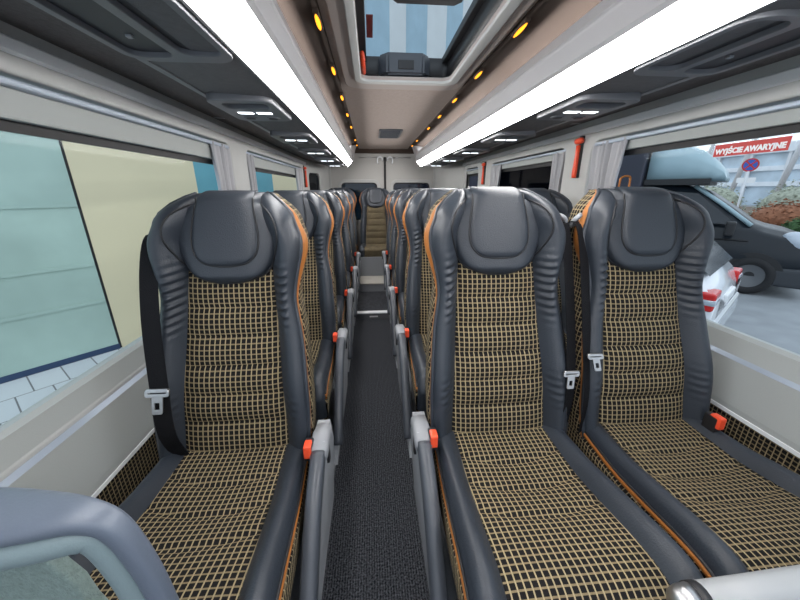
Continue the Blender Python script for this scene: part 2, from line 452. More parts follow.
C_T = [(-.50, .40), (-.492, .445), (-.475, .474), (-.44, .490), (-.38, .489), (-.28, .474), (-.18, .462), (-.08, .464), (0, .468), (.05, .47)]
def make_cushion(t):
    # rows along y from crease to front then down the nose
    path = []
    for k in range(56): y = .05-(.05+.47)*k/55; path.append((y, cr(C_T, y)))
    for k in range(1, 9):
        th = k/8*PI/2; path.append((-.47-.028*math.sin(th), cr(C_T, -.47)-.028*(1-math.cos(th))))
    for k in range(1, 6): path.append((-.498+.004*k, path[63][1]-.018*k))
    def aw(y): return .142+.014*min(1, max(0, -y/.45)), .203+.020*min(1, max(0, -y/.45))
    rows, uv, L = [], [], 0; n = 22; prev = None
    for (y, z) in path:
        if prev: L += math.hypot(y-prev[0], z-prev[1])
        prev = (y, z); a, w = aw(y); r, u = [], []
        for j in range(n+1):
            q = 2*j/n-1; x = a*q*1.03
            d = 0
            for sy in (-.085, -.175, -.262):
                d -= .0075*math.exp(-((y-sy-.035*(1-q*q)*-1)/.009)**2)
            cup = -.012*(1-q*q)*math.exp(-((y+.17)/.14)**2)
            r.append((x, y, z+d+cup-.004+.004*(1-q**4))); u.append((x+.5, -L))
        rows.append(r); uv.append(u)
    grid_obj('cushion_fabric', rows, M['check'], t, uv, flip=True)
    for sd in (-1, 1):
        n = 14; rows, tr, side, su, pp = [], [], [], [], []
        for i, (y, z) in enumerate(path):
            a, w = aw(y); r = []
            g = .030*min(1, .35+abs(y)*3)
            for j in range(n+1):
                s = j/n
                up = (g+.004)*math.sin(PI/2*min(1, s/.55))-.004 if s < .55 else g-(g+.016)*(1-math.sqrt(max(0, 1-((s-.55)/.45)**2)))
                k = min(1, max(0, (y+.498)/.02)) if i < 64 else 0
                r.append((sd*(a+(w-a)*s), y-(1-k)*up*.5, z+up*k-(1-k)*.0))
            rows.append(r)
            ex, ey, ez = r[-1]
            f = (y+.5)/.5
            tr.append([(ex-sd*.002, ey, ez+.003), (ex+sd*.006, ey, ez), (ex+sd*.006, ey, ez-.009), (ex-sd*.001, ey, ez-.013)])
            side.append([(ex-sd*.001, ey, ez-.010), (ex+sd*.007, ey+.002, ez-.022), (ex+sd*.004, ey+.004, ez-.09), (ex-sd*.02, ey+.006, min(ez-.10, .32))])
            su.append([(y, ez-.01), (y, ez-.022), (y, ez-.09), (y, .30)]); pp.append((ex+sd*.001, ey, ez+.004))
        grid_obj('cushion_bolster', rows, M['leather'], t, flip=sd > 0)
        grid_obj('cushion_trim', tr[2:62], M['orange'], t, flip=sd > 0)
        grid_obj('cushion_side', side[:64], M['check'], t, su[:64], flip=sd > 0)
        tube_obj('cushion_piping', pp[2:60:2], .0035, M['piping'], t, 6)
    # tray and legs under the cushion
    box_obj('seat_tray', -.19, .19, -.46, .14, .29, .40, M['shell'], t, .02)

def ribbon(name, pts, wdir, wid, th, m, parent):
    rows = []
    wds = wdir if isinstance(wdir, list) else [wdir]*len(pts)
    P = [Vector(p) for p in pts]
    for i, p in enumerate(P):
        tn = (P[min(i+1, len(P)-1)]-P[max(0, i-1)]).normalized(); wv = Vector(wds[i]); wv = (wv-tn*wv.dot(tn)).normalized(); nn = tn.cross(wv)
        rows.append([p+wv*wid/2+nn*th, p-wv*wid/2+nn*th, p-wv*wid/2-nn*th, p+wv*wid/2-nn*th])
    return grid_obj(name, rows, m, parent, closed=True, smooth=False)
def spl(pts, n):
    """smooth 3D polyline"""
    out = []; k = len(pts)-1
    for i in range(n+1):
        x = i/n*k; out.append(tuple(cr([(q, pts[q][d]) for q in range(k+1)], x) for d in range(3)))
    return out

def make_belt(t, sd, style):
    if style == 'window':
        pts = spl([(sd*.206, .26, 1.02), (sd*.214, .20, 1.068), (sd*.208, .135, 1.01), (sd*.185, .046, .86), (sd*.166, -.016, .68), (sd*.158, -.042, .56), (sd*.150, -.022, .468)], 26)
        b = ribbon('seat_belt', pts, (1, 0, 0), .048, .0011, M['belt'], t); zt = .672; x0 = sd*.166; y0 = -.022; ts = 1.
    else:
        pts = spl([(sd*.210, .26, 1.05), (sd*.214, .195, 1.085), (sd*.214, .15, 1.05), (sd*.215, .09, .9), (sd*.215, .03, .72), (sd*.210, -.01, .58), (sd*.205, -.01, .45)], 26)
        b = ribbon('seat_belt', pts, (.8, .45, 0), .046, .0011, M['belt'], t); zt = .70 if sd < 0 else .655; x0 = sd*.200; y0 = .010 if sd < 0 else -.008; ts = .78
    bm = bmesh.new()
    def mp(u, v, w): return (x0+u*ts+(.12*v*sd if ts < 1 else 0), y0-.006+w+v*ts*.34, zt+v*ts)
    bm.free()
    plate('belt_tongue', rrect(-.030, .030, -.002, .016, .006), [rrect(-.024, .024, .004, .010, .002)], .002, mp, M['steel'], b, .0012)
    plate('belt_tongue_tip', rrect(-.013, .013, -.045, .000, .004), [rrect(-.007, .007, -.036, -.016, .002)], .0018, mp, M['steel'], b, .001)
    if style != 'window':
        tube_obj('belt_guide', spl([(sd*.18, .24, 1.10), (sd*.205, .19, 1.105), (sd*.226, .185, 1.09), (sd*.224, .20, 1.072), (sd*.20, .21, 1.08)], 14), .007, M['grey_plastic'], t, 8)
    return b

def make_buckle(t, sd, bx=.222):
    k = box_obj('belt_buckle', sd*bx-.012, sd*bx+.012, -.085, -.045, .475, .525, M['black'], t, .005)
    box_obj('release_button', sd*bx-.0105, sd*bx+.0105, -.094, -.060, .492, .531, M['red'], k, .005)
    tube_obj('buckle_stalk', [(sd*bx, -.04, .38), (sd*bx, -.062, .48)], .008, M['black'], k)

def arm_loft(name, pts, hw, m, parent, x):
    """bar along a (y,z,halfheight) path at lateral x, rounded section"""
    rows = []
    for i, (y, z, hh, w) in enumerate(pts):
        p0 = pts[max(0, i-1)]; p1 = pts[min(len(pts)-1, i+1)]
        d = Vector((0, p1[0]-p0[0], p1[1]-p0[1])).normalized(); nrm = Vector((0, -d.z, d.y))
        if nrm.z < 0: nrm = -nrm
        r = []
        for q in range(12):
            an = 2*PI*q/12; c, s = math.cos(an), math.sin(an)
            e = .6; px = math.copysign(abs(c)**e, c)*w; pn = math.copysign(abs(s)**e, s)*hh
            r.append(Vector((x+px, y, z))+nrm*pn)
        rows.append(r)
    c0 = [sum((Vector(v) for v in rows[0]), Vector())/12]*12; c1 = [sum((Vector(v) for v in rows[-1]), Vector())/12]*12
    return grid_obj(name, [c0]+rows+[c1], m, parent, closed=True)

def make_arm(t, sd):
    x = sd*.250
    P = spl([(-.08, .50, .018), (-.125, .478, .026), (-.20, .435, .03), (-.29, .35, .03), (-.37, .265, .028), (-.42, .205, .022), (-.437, .185, .010)], 20)
    a = arm_loft('armrest', [(p[0], p[1], p[2], .020) for p in P], 0, M['arm'], t, x)
    # light grey hinge cap
    arm_loft('hinge_cap', [(.035, .462, .02, .022), (.02, .488, .026, .026), (-.02, .500, .024, .026), (-.075, .496, .024, .026), (-.09, .490, .018, .024)], 0, M['cap'], a, x)
    # light side cover between armrest and floor plinth
    bm = bmesh.new()
    prof_pts = [(.06, .50), (-.06, .52), (-.11, .47), (-.30, .30), (-.43, .16), (-.47, .115), (.12, .115), (.10, .4)]
    xa, xb = x+sd*.012, x-sd*.022
    xs = [(xa if z > .3 else (xa-sd*.018), y, z) for y, z in prof_pts]
    A = [bm.verts.new((p[0]+sd*.004, p[1], p[2])) for p in xs]; B = [bm.verts.new((xb, p[1], p[2])) for p in xs]
    for i in range(len(A)): bm.faces.new((A[i], A[(i+1) % len(A)], B[(i+1) % len(A)], B[i]))
    bm.faces.new(A); bm.faces.new(B[::-1])
    c = bm_obj('side_cover', bm, M['grey_plastic'], t)
    box_obj('recliner_lever', xa+sd*.004-.008, xa+sd*.004+.008, -.05, -.025, .43, .50, M['black'], c, .006)

def make_seat(kind):
    t = empty('passenger_seat')
    make_backrest(t); make_headrest(t); make_cushion(t)
    for sx in (-.14, .14):
        bm = bmesh.new(); box(bm, sx-.02, sx+.02, -.38, .12, .10, .30, .006); bm_obj('leg', bm, M['mid_plastic'], t)
    if kind == 'single': make_belt(t, -1, 'window'); make_buckle(t, 1); make_arm(t, 1)
    if kind == 'aisle': make_belt(t, 1, 'pair'); make_buckle(t, -1); make_arm(t, -1)
    if kind == 'window': make_belt(t, -1, 'pair'); make_buckle(t, 1, .172)
    return t

Y1, PITCH = .83, .735
XL, XA, XW = -.414, .380, .860
ORD = ['front', 'second', 'third', 'fourth', 'fifth']
desc = {'single': ('black leather and check fabric single seat by the left windows, %s row from camera', 'single seats left of the aisle'),
        'aisle': ('black leather and check seat on the right edge of the aisle, %s row from camera', 'aisle seats of the right pairs'),
        'window': ('black leather and check fabric seat beside the right windows, %s row from camera', 'window seats of the right pairs')}
for kind, x in (('single', XL), ('aisle', XA), ('window', XW)):
    first = make_seat(kind)
    for k in range(5):
        o = first if k == 0 else copy_tree(first)
        o.location = (x, Y1+PITCH*k, -.011 if kind == 'single' else 0)
        tag(o, desc[kind][0] % ORD[k], 'bus seat', desc[kind][1])
rear0 = make_seat('rear')
for k, (x, lab) in enumerate(((.06, 'seat of the back row facing straight down the middle of the aisle'), (-.42, 'back row seat left of the central one, in the left rear corner'),
                              (.54, 'back row seat just right of the central one'))):
    o = rear0 if k == 0 else copy_tree(rear0)
    o.location = (x, 4.52, .02); tag(o, lab, 'bus seat', 'seats of the back row')

# ------------------------------------------------------------------ floor and steps
def sbox(name, *a, bev=0.):
    return struct(box_obj(name, *a, bev=bev))
sbox('floor', -.205, .193, -.6, 3.0, -.05, 0, M['carpet'])
sbox('floor_step', -.205, .193, 3.0, 3.7, -.05, .062, M['carpet'])
sbox('floor_rear', -.80, 1.18, 3.7, 5.08, -.05, .10, M['mid_plastic'])
st = sbox('trim_1', -.20, .19, 2.975, 3.0, -.02, .052, M['riser'], bev=.004)     # first riser
lb = box_obj('step_label', -.045, .035, 2.9735, 2.9752, .018, .032, M['label'], st)
sbox('trim_2', -.20, .19, 2.97, 3.03, .053, .066, M['rail'], bev=.004)           # nosing
sbox('trim_3', -.20, .19, 3.68, 3.7, .06, .15, M['risergrey'], bev=.004)
sbox('trim_4', -.20, .19, 3.665, 4.02, .15, .165, M['tread'], bev=.004)
sbox('trim_5', -.20, .19, 4.02, 4.05, .10, .40, M['risergrey'], bev=.006)
# plinths along the aisle under the seats
sbox('baseboard_left', -.80, -.193, -.6, 3.72, -.05, .115, M['mid_plastic'], bev=.012)
sbox('baseboard_right', .181, 1.20, -.6, 3.72, -.05, .115, M['mid_plastic'], bev=.012)
sbox('trim_6', -.215, -.19, -.6, 3.9, .0, .125, M['grey_plastic'], bev=.008)
sbox('trim_7', .178, .203, -.6, 3.9, .0, .125, M['grey_plastic'], bev=.008)

# ------------------------------------------------------------------ side walls
def wall_map(X): return lambda u, v, w: (X+w, u, v)
XLW, XRW = -.80, 1.185
SL, SR = (.60, .68), (.655, .725)      # sill groove / glass bottom heights
ZTOP = 1.43
# (y0, y1) of the window openings
WL = [(-.5, 2.10), (2.33, 4.12)]
WR = [(-.5, 1.82), (2.05, 3.36), (3.74, 4.25)]
wl = struct(plate('wall_left', [(-.6, .38), (4.32, .38), (4.32, 1.56), (-.6, 1.56)], [rrect(a, b, .615, ZTOP, .07) for a, b in WL], .014, wall_map(XLW), M['wall'], None, .008))
wr = struct(plate('wall_right', [(-.6, .38), (4.36, .38), (4.36, 1.56), (-.6, 1.56)], [rrect(a, b, .665, ZTOP, .07) for a, b in WR], .014, wall_map(XRW), M['wall'], None, .008))
# angled rear quarters
def quarter(p, q):
    d = Vector((q[0]-p[0], q[1]-p[1], 0)); L = d.length; d.normalize(); n = Vector((-d.y, d.x, 0))
    return L, (lambda u, v, w: (p[0]+d.x*u+n.x*w, p[1]+d.y*u+n.y*w, v))
Lq, ml = quarter((XLW, 4.30), (-.60, 5.06))
q1 = struct(plate('wall_left_rear', [(0, .1), (Lq, .1), (Lq, 1.60), (0, 1.60)], [rrect(.10, .44, .70, ZTOP-.04, .06)], .014, ml, M['wall'], None, .006))
plate('pane', rrect(.09, .45, .69, ZTOP-.03, .06), [], .002, lambda u, v, w: ml(u, v, w+.012), M['tint'], q1)
ring('gasket', .09, .45, .69, ZTOP-.03, .06, .02, .006, lambda u, v, w: ml(u, v, w), M['rubber'], q1)
Lq2, mr = quarter((XRW, 4.34), (.945, 5.06))
q2 = struct(plate('wall_right_rear', [(0, .1), (Lq2, .1), (Lq2, 1.60), (0, 1.60)], [], .014, mr, M['wall'], None, .006))
def slot(q, mf, u0, sgn):
    plate('dark_vent', rrect(u0, u0+.09, 1.10, 1.36, .03), [], .006, lambda u, v, w: mf(u, v, w+sgn*.012), M['black'], q)
slot(q1, ml, .57, -1); slot(q2, mr, .24, 1)
# lower side walls in check fabric, with uv
def lower(name, X, y0, y1, sgn):
    rows = [[(X, y, z) for y in (y0, (y0+y1)/2, y1)] for z in (.10, .25, .46 if sgn > 0 else .505)]
    o = grid_obj(name, rows, M['check'], None, [[(p[1], p[2]) for p in r] for r in rows]); return struct(o)
lower('wall_left_lower', -.775, -.6, 4.4, 1); lower('wall_right_lower', 1.150, -.6, 4.4, -1)
struct(box_obj('wall_left_base', -.815, -.777, -.6, 4.4, .0, .41, M['shell'])); struct(box_obj('wall_right_base', 1.167, 1.205, -.6, 4.4, .0, .41, M['shell']))
# sills
def sill(name, X, sg, zb, zg, zl, y1):
    # sg: +1 towards the aisle
    P = [(X-sg*.04, zb), (X-sg*.008, zb+.006), (X+sg*.004, zb-.004), (X+sg*.022, zg+.008), (X+sg*.024, zg), (X+sg*.033, zg-.004), (X+sg*.052, zl+.03), (X+sg*.052, zl+.012), (X+sg*.046, zl), (X-sg*.04, zl)]
    o = struct(prof(name, P, -.6, y1, M['sill']))
    prof('sill_groove_highlight', [(X+sg*.020, zg+.007), (X+sg*.0245, zg+.009), (X+sg*.0345, zg-.003), (X+sg*.030, zg-.007)], -.6, y1, M['bluerail'], None, o)  # bluish highlight along the groove, put into the colour of a strip
    prof('sill_edge_highlight', [(X+sg*.048, zl+.014), (X+sg*.055, zl+.012), (X+sg*.055, zl), (X+sg*.046, zl-.004)], -.6, y1, M['rail'], None, o)  # highlight on the lower edge, painted as a white strip
sill('trim_8', XLW, 1, .68, .60, .41, 4.34)
sill('trim_9', XRW, -1, .728, .662, .495, 4.38)

def window(n, X, sg, y0, y1, zb, glass, rail=True):
    """glazing behind an opening: pane, rubber gasket, blind cassette and its rail"""
    o = struct(empty('window_%d' % n, (X, (y0+y1)/2, zb)))
    def rel(f):
        c = Vector((X, (y0+y1)/2, zb)); return lambda u, v, w: tuple(Vector(f(u, v, w))-c)
    Xg = X-sg*.028; zt = 1.330 if sg > 0 else 1.358
    plate('pane', [(y0-.02, zb-.02), (y1+.02, zb-.02), (y1+.02, ZTOP+.02), (y0-.02, ZTOP+.02)], [], .002, rel(wall_map(Xg)), glass, o)
    ring('gasket', y0-.03, y1+.03, zb-.03, zt+.006, .05, .030, .004, rel(wall_map(Xg+sg*.005)), M['rubber'], o)
    c = Vector((X, (y0+y1)/2, zb))
    def b(name, x0, x1, a, d, z0, z1, m, bev):
        return box_obj(name, min(x0, x1)-c.x, max(x0, x1)-c.x, a-c.y, d-c.y, z0-c.z, z1-c.z, m, o, bev)
    b('blind_cassette', Xg+sg*.006, X+sg*.004, y0+.01, y1-.01, zt, 1.398, M['pelmet'], .006)
    b('blind_rail', X-sg*.01, X+sg*.024, y0+.005, y1-.03, 1.396, 1.412, M['bluerail'], .005)
    # lining of the opening
    ring('window_frame', y0-.004, y1+.004, zb-.08, ZTOP+.004, .07, .012, .02, rel(wall_map(X-sg*.012)), M['wallg'], o)
    return o
window(1, XLW, 1, -.5, 2.10, .68, M['glass']); window(2, XLW, 1, 2.33, 4.12, .68, M['glass'])
window(3, XRW, -1, -.5, 1.82, .725, M['glass']); window(4, XRW, -1, 2.05, 3.36, .725, M['tint']); window(5, XRW, -1, 3.74, 4.25, .725, M['tint'])
# long rail below the racks
for nm, X, sg, y1 in (('trim_10', XLW, 1, 4.33), ('trim_11', XRW, -1, 4.37)):
    struct(prof(nm, [(X-sg*.01, 1.462), (X+sg*.024, 1.462), (X+sg*.036, 1.466), (X+sg*.036, 1.490), (X+sg*.030, 1.495), (X-sg*.01, 1.500)], -.6, y1, M['rail']))
    struct(prof(nm.replace('10', '12').replace('11', '13'), [(X, 1.456), (X+sg*.020, 1.456), (X+sg*.020, 1.4625), (X, 1.4625)], -.6, y1, M['rubber']))

# curtains
def curtain(X, sg, y0, y1, z0, z1, label, tie=.5):
    n = 90; rows = []
    for i in range(25):
        v = i/24; z = z1-(z1-z0)*v; r = []
        k = 1-.16*math.exp(-((v-.28)/.14)**2)
        for j in range(n+1):
            u = j/n
            y = y0+(y1-y0)*(.5+(u-.5)*k)
            r.append((X+sg*(.014+.018*math.sin(u*2*PI*6.5+.7*math.sin(v*6+u*9))*(.65+.35*math.sin(u*11+2))), y, z+.004*math.sin(u*40)*(1-v)))
        rows.append(r)
    rows2 = [[(x-sg*.004, y, z) for x, y, z in r] for r in rows][::-1]
    o = grid_obj('curtain', rows, M['curtain'])
    box_obj('curtain_header', min(X-sg*.008, X+sg*.022), max(X-sg*.008, X+sg*.022), y0+.005, y1-.005, z1-.004, z1+.010, M['wallg'], o, .003)
    tag(o, label, 'curtain', 'window curtains'); return o
curtain(XLW, 1, 1.86, 2.085, .69, 1.405, 'grey pleated curtain gathered at the far end of the large left window')
curtain(XLW, 1, 2.345, 2.47, .69, 1.395, 'grey pleated curtain at the near end of the second left window')
curtain(XLW, 1, 3.80, 4.10, .69, 1.395, 'grey pleated curtain at the far end of the second left window')
curtain(XRW, -1, 1.56, 1.805, .74, 1.405, 'grey pleated curtain gathered at the far end of the large right window')
curtain(XRW, -1, 2.065, 2.20, .74, 1.395, 'grey pleated curtain at the near end of the dark second right window')
curtain(XRW, -1, 3.10, 3.345, .74, 1.395, 'grey pleated curtain at the far end of the dark second right window')

# emergency hammers
def hammer(X, sg, y, z, h, label):
    o = empty('emergency_hammer', (X, y, z))
    box_obj('bracket', -.010, .010, -.016, .016, .0, h, M['black'], o, .004)
    r = sg*.018
    tube_obj('handle', [(r, 0, .0), (r, 0, h*.1), (r, 0, h*.6), (r, 0, h*.78)], [.012, .014, .011, .012], M['red'], o, 10)
    tube_obj('head', [(r, -.035, h*.88), (r, -.024, h*.88), (r, 0, h*.88), (r, .024, h*.88), (r, .033, h*.88)], [.004, .015, .018, .015, .008], M['red'], o, 10)
    return tag(o, label, 'emergency hammer', 'emergency hammers')
hammer(XRW-.024, -1, 1.90, 1.245, .215, 'red emergency hammer on the pillar behind the large right window')
hammer(XRW-.024, -1, 3.52, 1.235, .215, 'red emergency hammer on the right pillar between the dark second and third windows')
hammer(XLW+.024, 1, 4.21, 1.21, .24, 'red emergency hammer on the left pillar behind the second window')

# ------------------------------------------------------------------ ceiling
ZC = 1.72
SA = .338
HX0, HX1, HY0, HY1 = -.040, .420, .95, 1.945
struct(plate('ceiling', [(CX-SA, -.6), (CX+SA, -.6), (CX+SA, 5.06), (CX-SA, 5.06)], [rrect(HX0-.03, HX1+.03, HY0-.03, HY1+.125, .06)], .008, lambda u, v, w: (u, v, ZC+.010+w), M['ceil']))
for nm, sd in (('ceiling_left', -1), ('ceiling_right', 1)):
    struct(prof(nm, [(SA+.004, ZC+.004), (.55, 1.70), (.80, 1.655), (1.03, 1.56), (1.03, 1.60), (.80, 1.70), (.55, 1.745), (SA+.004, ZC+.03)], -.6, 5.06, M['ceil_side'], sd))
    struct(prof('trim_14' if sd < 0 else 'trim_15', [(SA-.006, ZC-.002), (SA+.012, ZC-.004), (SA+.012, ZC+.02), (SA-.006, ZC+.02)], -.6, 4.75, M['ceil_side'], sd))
amb_y = [.86, 1.34, 1.81, 2.285, 2.76, 3.26, 4.05, 4.5]
proto = None
names8 = ['first', 'second', 'third', 'fourth', 'fifth', 'sixth', 'seventh', 'eighth']
for sd, sn in ((-1, 'left'), (1, 'right')):
    for k, y in enumerate(amb_y):
        if proto is None:
            proto = empty('amber_light')
            bm = bmesh.new(); box(bm, -.010, .010, -.062, .062, -.010, .004, .004); bm_obj('bezel', bm, M['ceil_side'], proto)
            rows = []
            for a in range(7):
                q = a/6*2-1; w = .0075*math.sqrt(max(.0, 1-q*q*.95))
                rows.append([(w*math.cos(b/8*PI),   .056*q, -.009-w*.9*math.sin(b/8*PI)) for b in range(9)])
            grid_obj('lens', rows, M['amber'], proto, flip=True); o = proto
        else: o = copy_tree(proto)
        o.location = (CX+sd*(SA+.006), y, ZC-.006)
        tag(o, 'small glowing amber light on the %s ceiling seam, %s from the front' % (sn, names8[k]), 'light', 'amber lights along the ceiling seams')

# roof hatch
hatch = empty('roof_hatch', (0, 0, 0)); tag(hatch, 'roof hatch with pale frame, black surround and a clear pane', 'roof hatch')
hm = lambda z: (lambda u, v, w: (u, v, z+w))
plate('hatch_frame', rrect(HX0-.075, HX1+.072, HY0-.1, HY1+.150, .09), [rrect(HX0, HX1, HY0, HY1, .05)], .004, hm(ZC-.003), M['hatchf'], hatch, .006)
plate('hatch_trim', rrect(HX0-.022, HX1+.03, HY0-.03, HY1+.03, .065), [rrect(HX0+.001, HX1-.001, HY0+.001, HY1-.001, .05)], .005, hm(ZC-.012), M['wall'], hatch, .004)
ring('hatch_shaft', HX0-.028, HX1+.028, HY0-.028, HY1+.12, .055, .026, .06, hm(ZC+.062), M['black'], hatch)
ring('hatch_lid_frame', HX0-.02, HX1+.03, HY0-.03, HY1+.19, .06, .05, .012, hm(ZC+.115), M['black'], hatch, .004)
plate('pane', rrect(HX0-.015, HX1+.02, HY0-.02, HY1+.18, .05), [], .002, hm(ZC+.130), M['glass'], hatch)
bm = bmesh.new()
def trap(bm, P, z0, z1):
    A = [bm.verts.new((a, b, z0)) for a, b in P]; B = [bm.verts.new((a, b, z1)) for a, b in P]
    for i in range(len(P)): bm.faces.new((A[i], A[(i+1) % len(P)], B[(i+1) % len(P)], B[i]))
    bm.faces.new(A[::-1]); bm.faces.new(B)
trap(bm, [(.055, 2.04), (.325, 2.04), (.325, 2.01), (.285, 1.962), (.10, 1.962), (.055, 2.01)], ZC+.022, ZC+.12)
bmesh.ops.bevel(bm, geom=list(bm.edges), offset=.010, segments=2, affect='EDGES')
bl = bm_obj('latch_block', bm, M['arm'], hatch)
box_obj('latch_recess', .155, .235, 1.957, 1.964, ZC+.045, ZC+.085, M['black'], bl, .003)
bm = bmesh.new(); trap(bm, [(.10, 1.36), (.30, 1.36), (.325, 1.33), (.325, 1.20), (.075, 1.20), (.075, 1.33)], ZC+.05, ZC+.11)
bmesh.ops.bevel(bm, geom=list(bm.edges), offset=.008, segments=2, affect='EDGES'); bm_obj('latch_block', bm, M['black'], hatch)
tube_obj('release_lever', [(HX0+.016, 1.78, ZC+.05), (HX0+.018, 1.85, ZC+.03), (HX0+.020, 1.915, ZC+.01)], [.010, .012, .010], M['red'], hatch)
stk = box_obj('warning_sticker', HX0+.038, HX0+.066, 1.62, 1.83, ZC+.1255, ZC+.1275, M['darkred'], hatch)
# ceiling vent
vent = empty('ceiling_vent', (.205, 3.70, ZC)); tag(vent, 'dark slatted vent in the ceiling behind the roof hatch', 'vent')
ring('frame', -.11, .11, -.26, .26, .02, .016, .004, lambda u, v, w: (u, v, w-.002), M['arm'], vent, .002)
box_obj('backing', -.10, .10, -.25, .25, -.002, .002, M['black'], vent)
for k in range(9): box_obj('slat', -.098, .098, -.235+k*.056, -.215+k*.056, -.008, -.003, M['arm'], vent)

# ------------------------------------------------------------------ overhead racks
RY0, RY1 = -.6, 4.62
for sd, sn in ((-1, 'left'), (1, 'right')):
    rk = empty('luggage_rack', (0, 0, 0))
    tag(rk, 'long overhead luggage rack with a bright white light strip, %s of the aisle' % sn, 'luggage rack')
    prof('light_strip', [(.481, 1.4745), (.468, 1.4695), (.4185, 1.5255), (.424, 1.531), (.481, 1.4790)], RY0, RY1-.02, M['led'], sd, rk)
    prof('valance', [(.418, 1.527), (.407, 1.535), (.402, 1.585), (.410, 1.590), (.408, 1.597), (.404, 1.602), (.411, 1.634), (.419, 1.641), (.427, 1.634), (.430, 1.535)], RY0, RY1, M['valance'], sd, rk)
    prof('strip_edge', [(.4815, 1.4740), (.487, 1.4740), (.492, 1.477), (.492, 1.488), (.4815, 1.480)], RY0, RY1, M['rack_line'], sd, rk)
    prof('inner_underside', [(.490, 1.478), (.56, 1.480), (.66, 1.484), (.735, 1.490), (.735, 1.510), (.490, 1.500)], RY0, RY1, M['rack_under'], sd, rk)
    prof('edging', [(.733, 1.486), (.752, 1.486), (.754, 1.494), (.733, 1.496)], RY0, RY1, M['rack_line'], sd, rk)
    prof('outer_underside', [(.752, 1.491), (.82, 1.503), (.90, 1.518), (.97, 1.524), (1.00, 1.535), (.752, 1.515)], RY0, RY1, M['rack_outer'], sd, rk)
    # dividers standing in the open shelf and the end panel
    for y in (1.9, 3.35): prof('divider', [(.432, 1.50), (.432, 1.63), (.60, 1.682), (.80, 1.652), (.95, 1.585), (.95, 1.52)], y, y+.02, M['valance'], sd, rk)
    prof('end_panel', [(.420, 1.53), (.47, 1.472), (.75, 1.478), (.97, 1.52), (.80, 1.658), (.55, 1.70), (SA+.012, ZC), (.385, 1.62)], RY1-.02, RY1, M['valance'], sd, rk)

# reading light units under the racks
def make_unit():
    u = empty('reading_light_unit')
    mp = lambda z: (lambda a, b, w: (a, b, z+w))
    plate('housing', rrect(-.105, .105, -.17, .17, .035), [rrect(-.075, .085, -.14, -.05, .025)], .008, mp(-.004), M['unit'], u, .005)
    plate('speaker_recess', rrect(-.075, .085, -.14, -.05, .025), [], .003, mp(.002), M['unit_dark'], u)
    box_obj('lamp_bezel', -.075, .075, -.01, .035, -.016, -.006, M['unit'], u, .004)
    for sx in (-.035, .035): box_obj('lamp_lens', sx-.028, sx+.028, -.003, .028, -.018, -.013, M['read'], u, .002)
    for sx in (-.045, .045):
        bm = bmesh.new(); bmesh.ops.create_cone(bm, cap_ends=True, segments=20, radius1=.026, radius2=.030, depth=.016, matrix=Matrix.Translation((sx, .10, -.012)))
        nz = bm_obj('air_nozzle', bm, M['unit'], u, False)
        bm = bmesh.new(); bmesh.ops.create_cone(bm, cap_ends=True, segments=20, radius1=.018, radius2=.018, depth=.004, matrix=Matrix.Translation((sx, .10, -.020))); bm_obj('nozzle_core', bm, M['unit_dark'], nz)
    bm = bmesh.new(); bmesh.ops.create_uvsphere(bm, u_segments=12, v_segments=8, radius=.012, matrix=Matrix.Translation((0, .20, .000)) @ Matrix.Diagonal((1, 1, .5, 1))); bm_obj('call_button', bm, M['rail'], u, True)
    return u
u0 = make_unit()
rowsn = ['nearest the camera', 'second from the camera', 'third from the camera', 'fourth from the camera', 'fifth from the camera', 'last before the rear doors']
for sd, sn, yo in ((-1, 'left', .0), (1, 'right', -.12)):
    for k in range(6):
        o = u0 if (sd < 0 and k == 0) else copy_tree(u0)
        o.location = (CX+sd*.625, (.73+.745*k+yo) if k else .43+yo*.4, 1.480); o.rotation_euler = (0, 0, 0 if sd < 0 else 0)
        tag(o, 'grey reading lamp and air nozzle unit under the %s rack, %s' % (sn, rowsn[k]), 'reading light', 'reading light units under the racks')

for sd, sn in ((-1, 'left'), (1, 'right')):
    o = empty('speaker_panel', (CX+sd*.615, .83, 1.480))
    tag(o, 'grey panel with dark recessed insets under the %s rack nearest the camera' % sn, 'speaker panel')
    pl = lambda z: (lambda a, b, w: (a*sd, b, z+w))
    plate('housing', rrect(-.118, .118, -.18, .14, .05), [rrect(-.105, -.012, -.165, .10, .03), rrect(.008, .105, -.165, .115, .03)], .008, pl(.000), M['unit'], o, .002)
    plate('speaker_inset', rrect(-.105, -.012, -.165, .10, .03), [], .003, pl(.004), M['unit_dark'], o)
    plate('vent_inset', rrect(.008, .105, -.165, .115, .03), [], .003, pl(.004), M['unit_dark'], o)
    box_obj('screw', sd*.055-.006, sd*.055+.006, .02, .032, -.004, .002, M['grey_plastic'], o, .002)

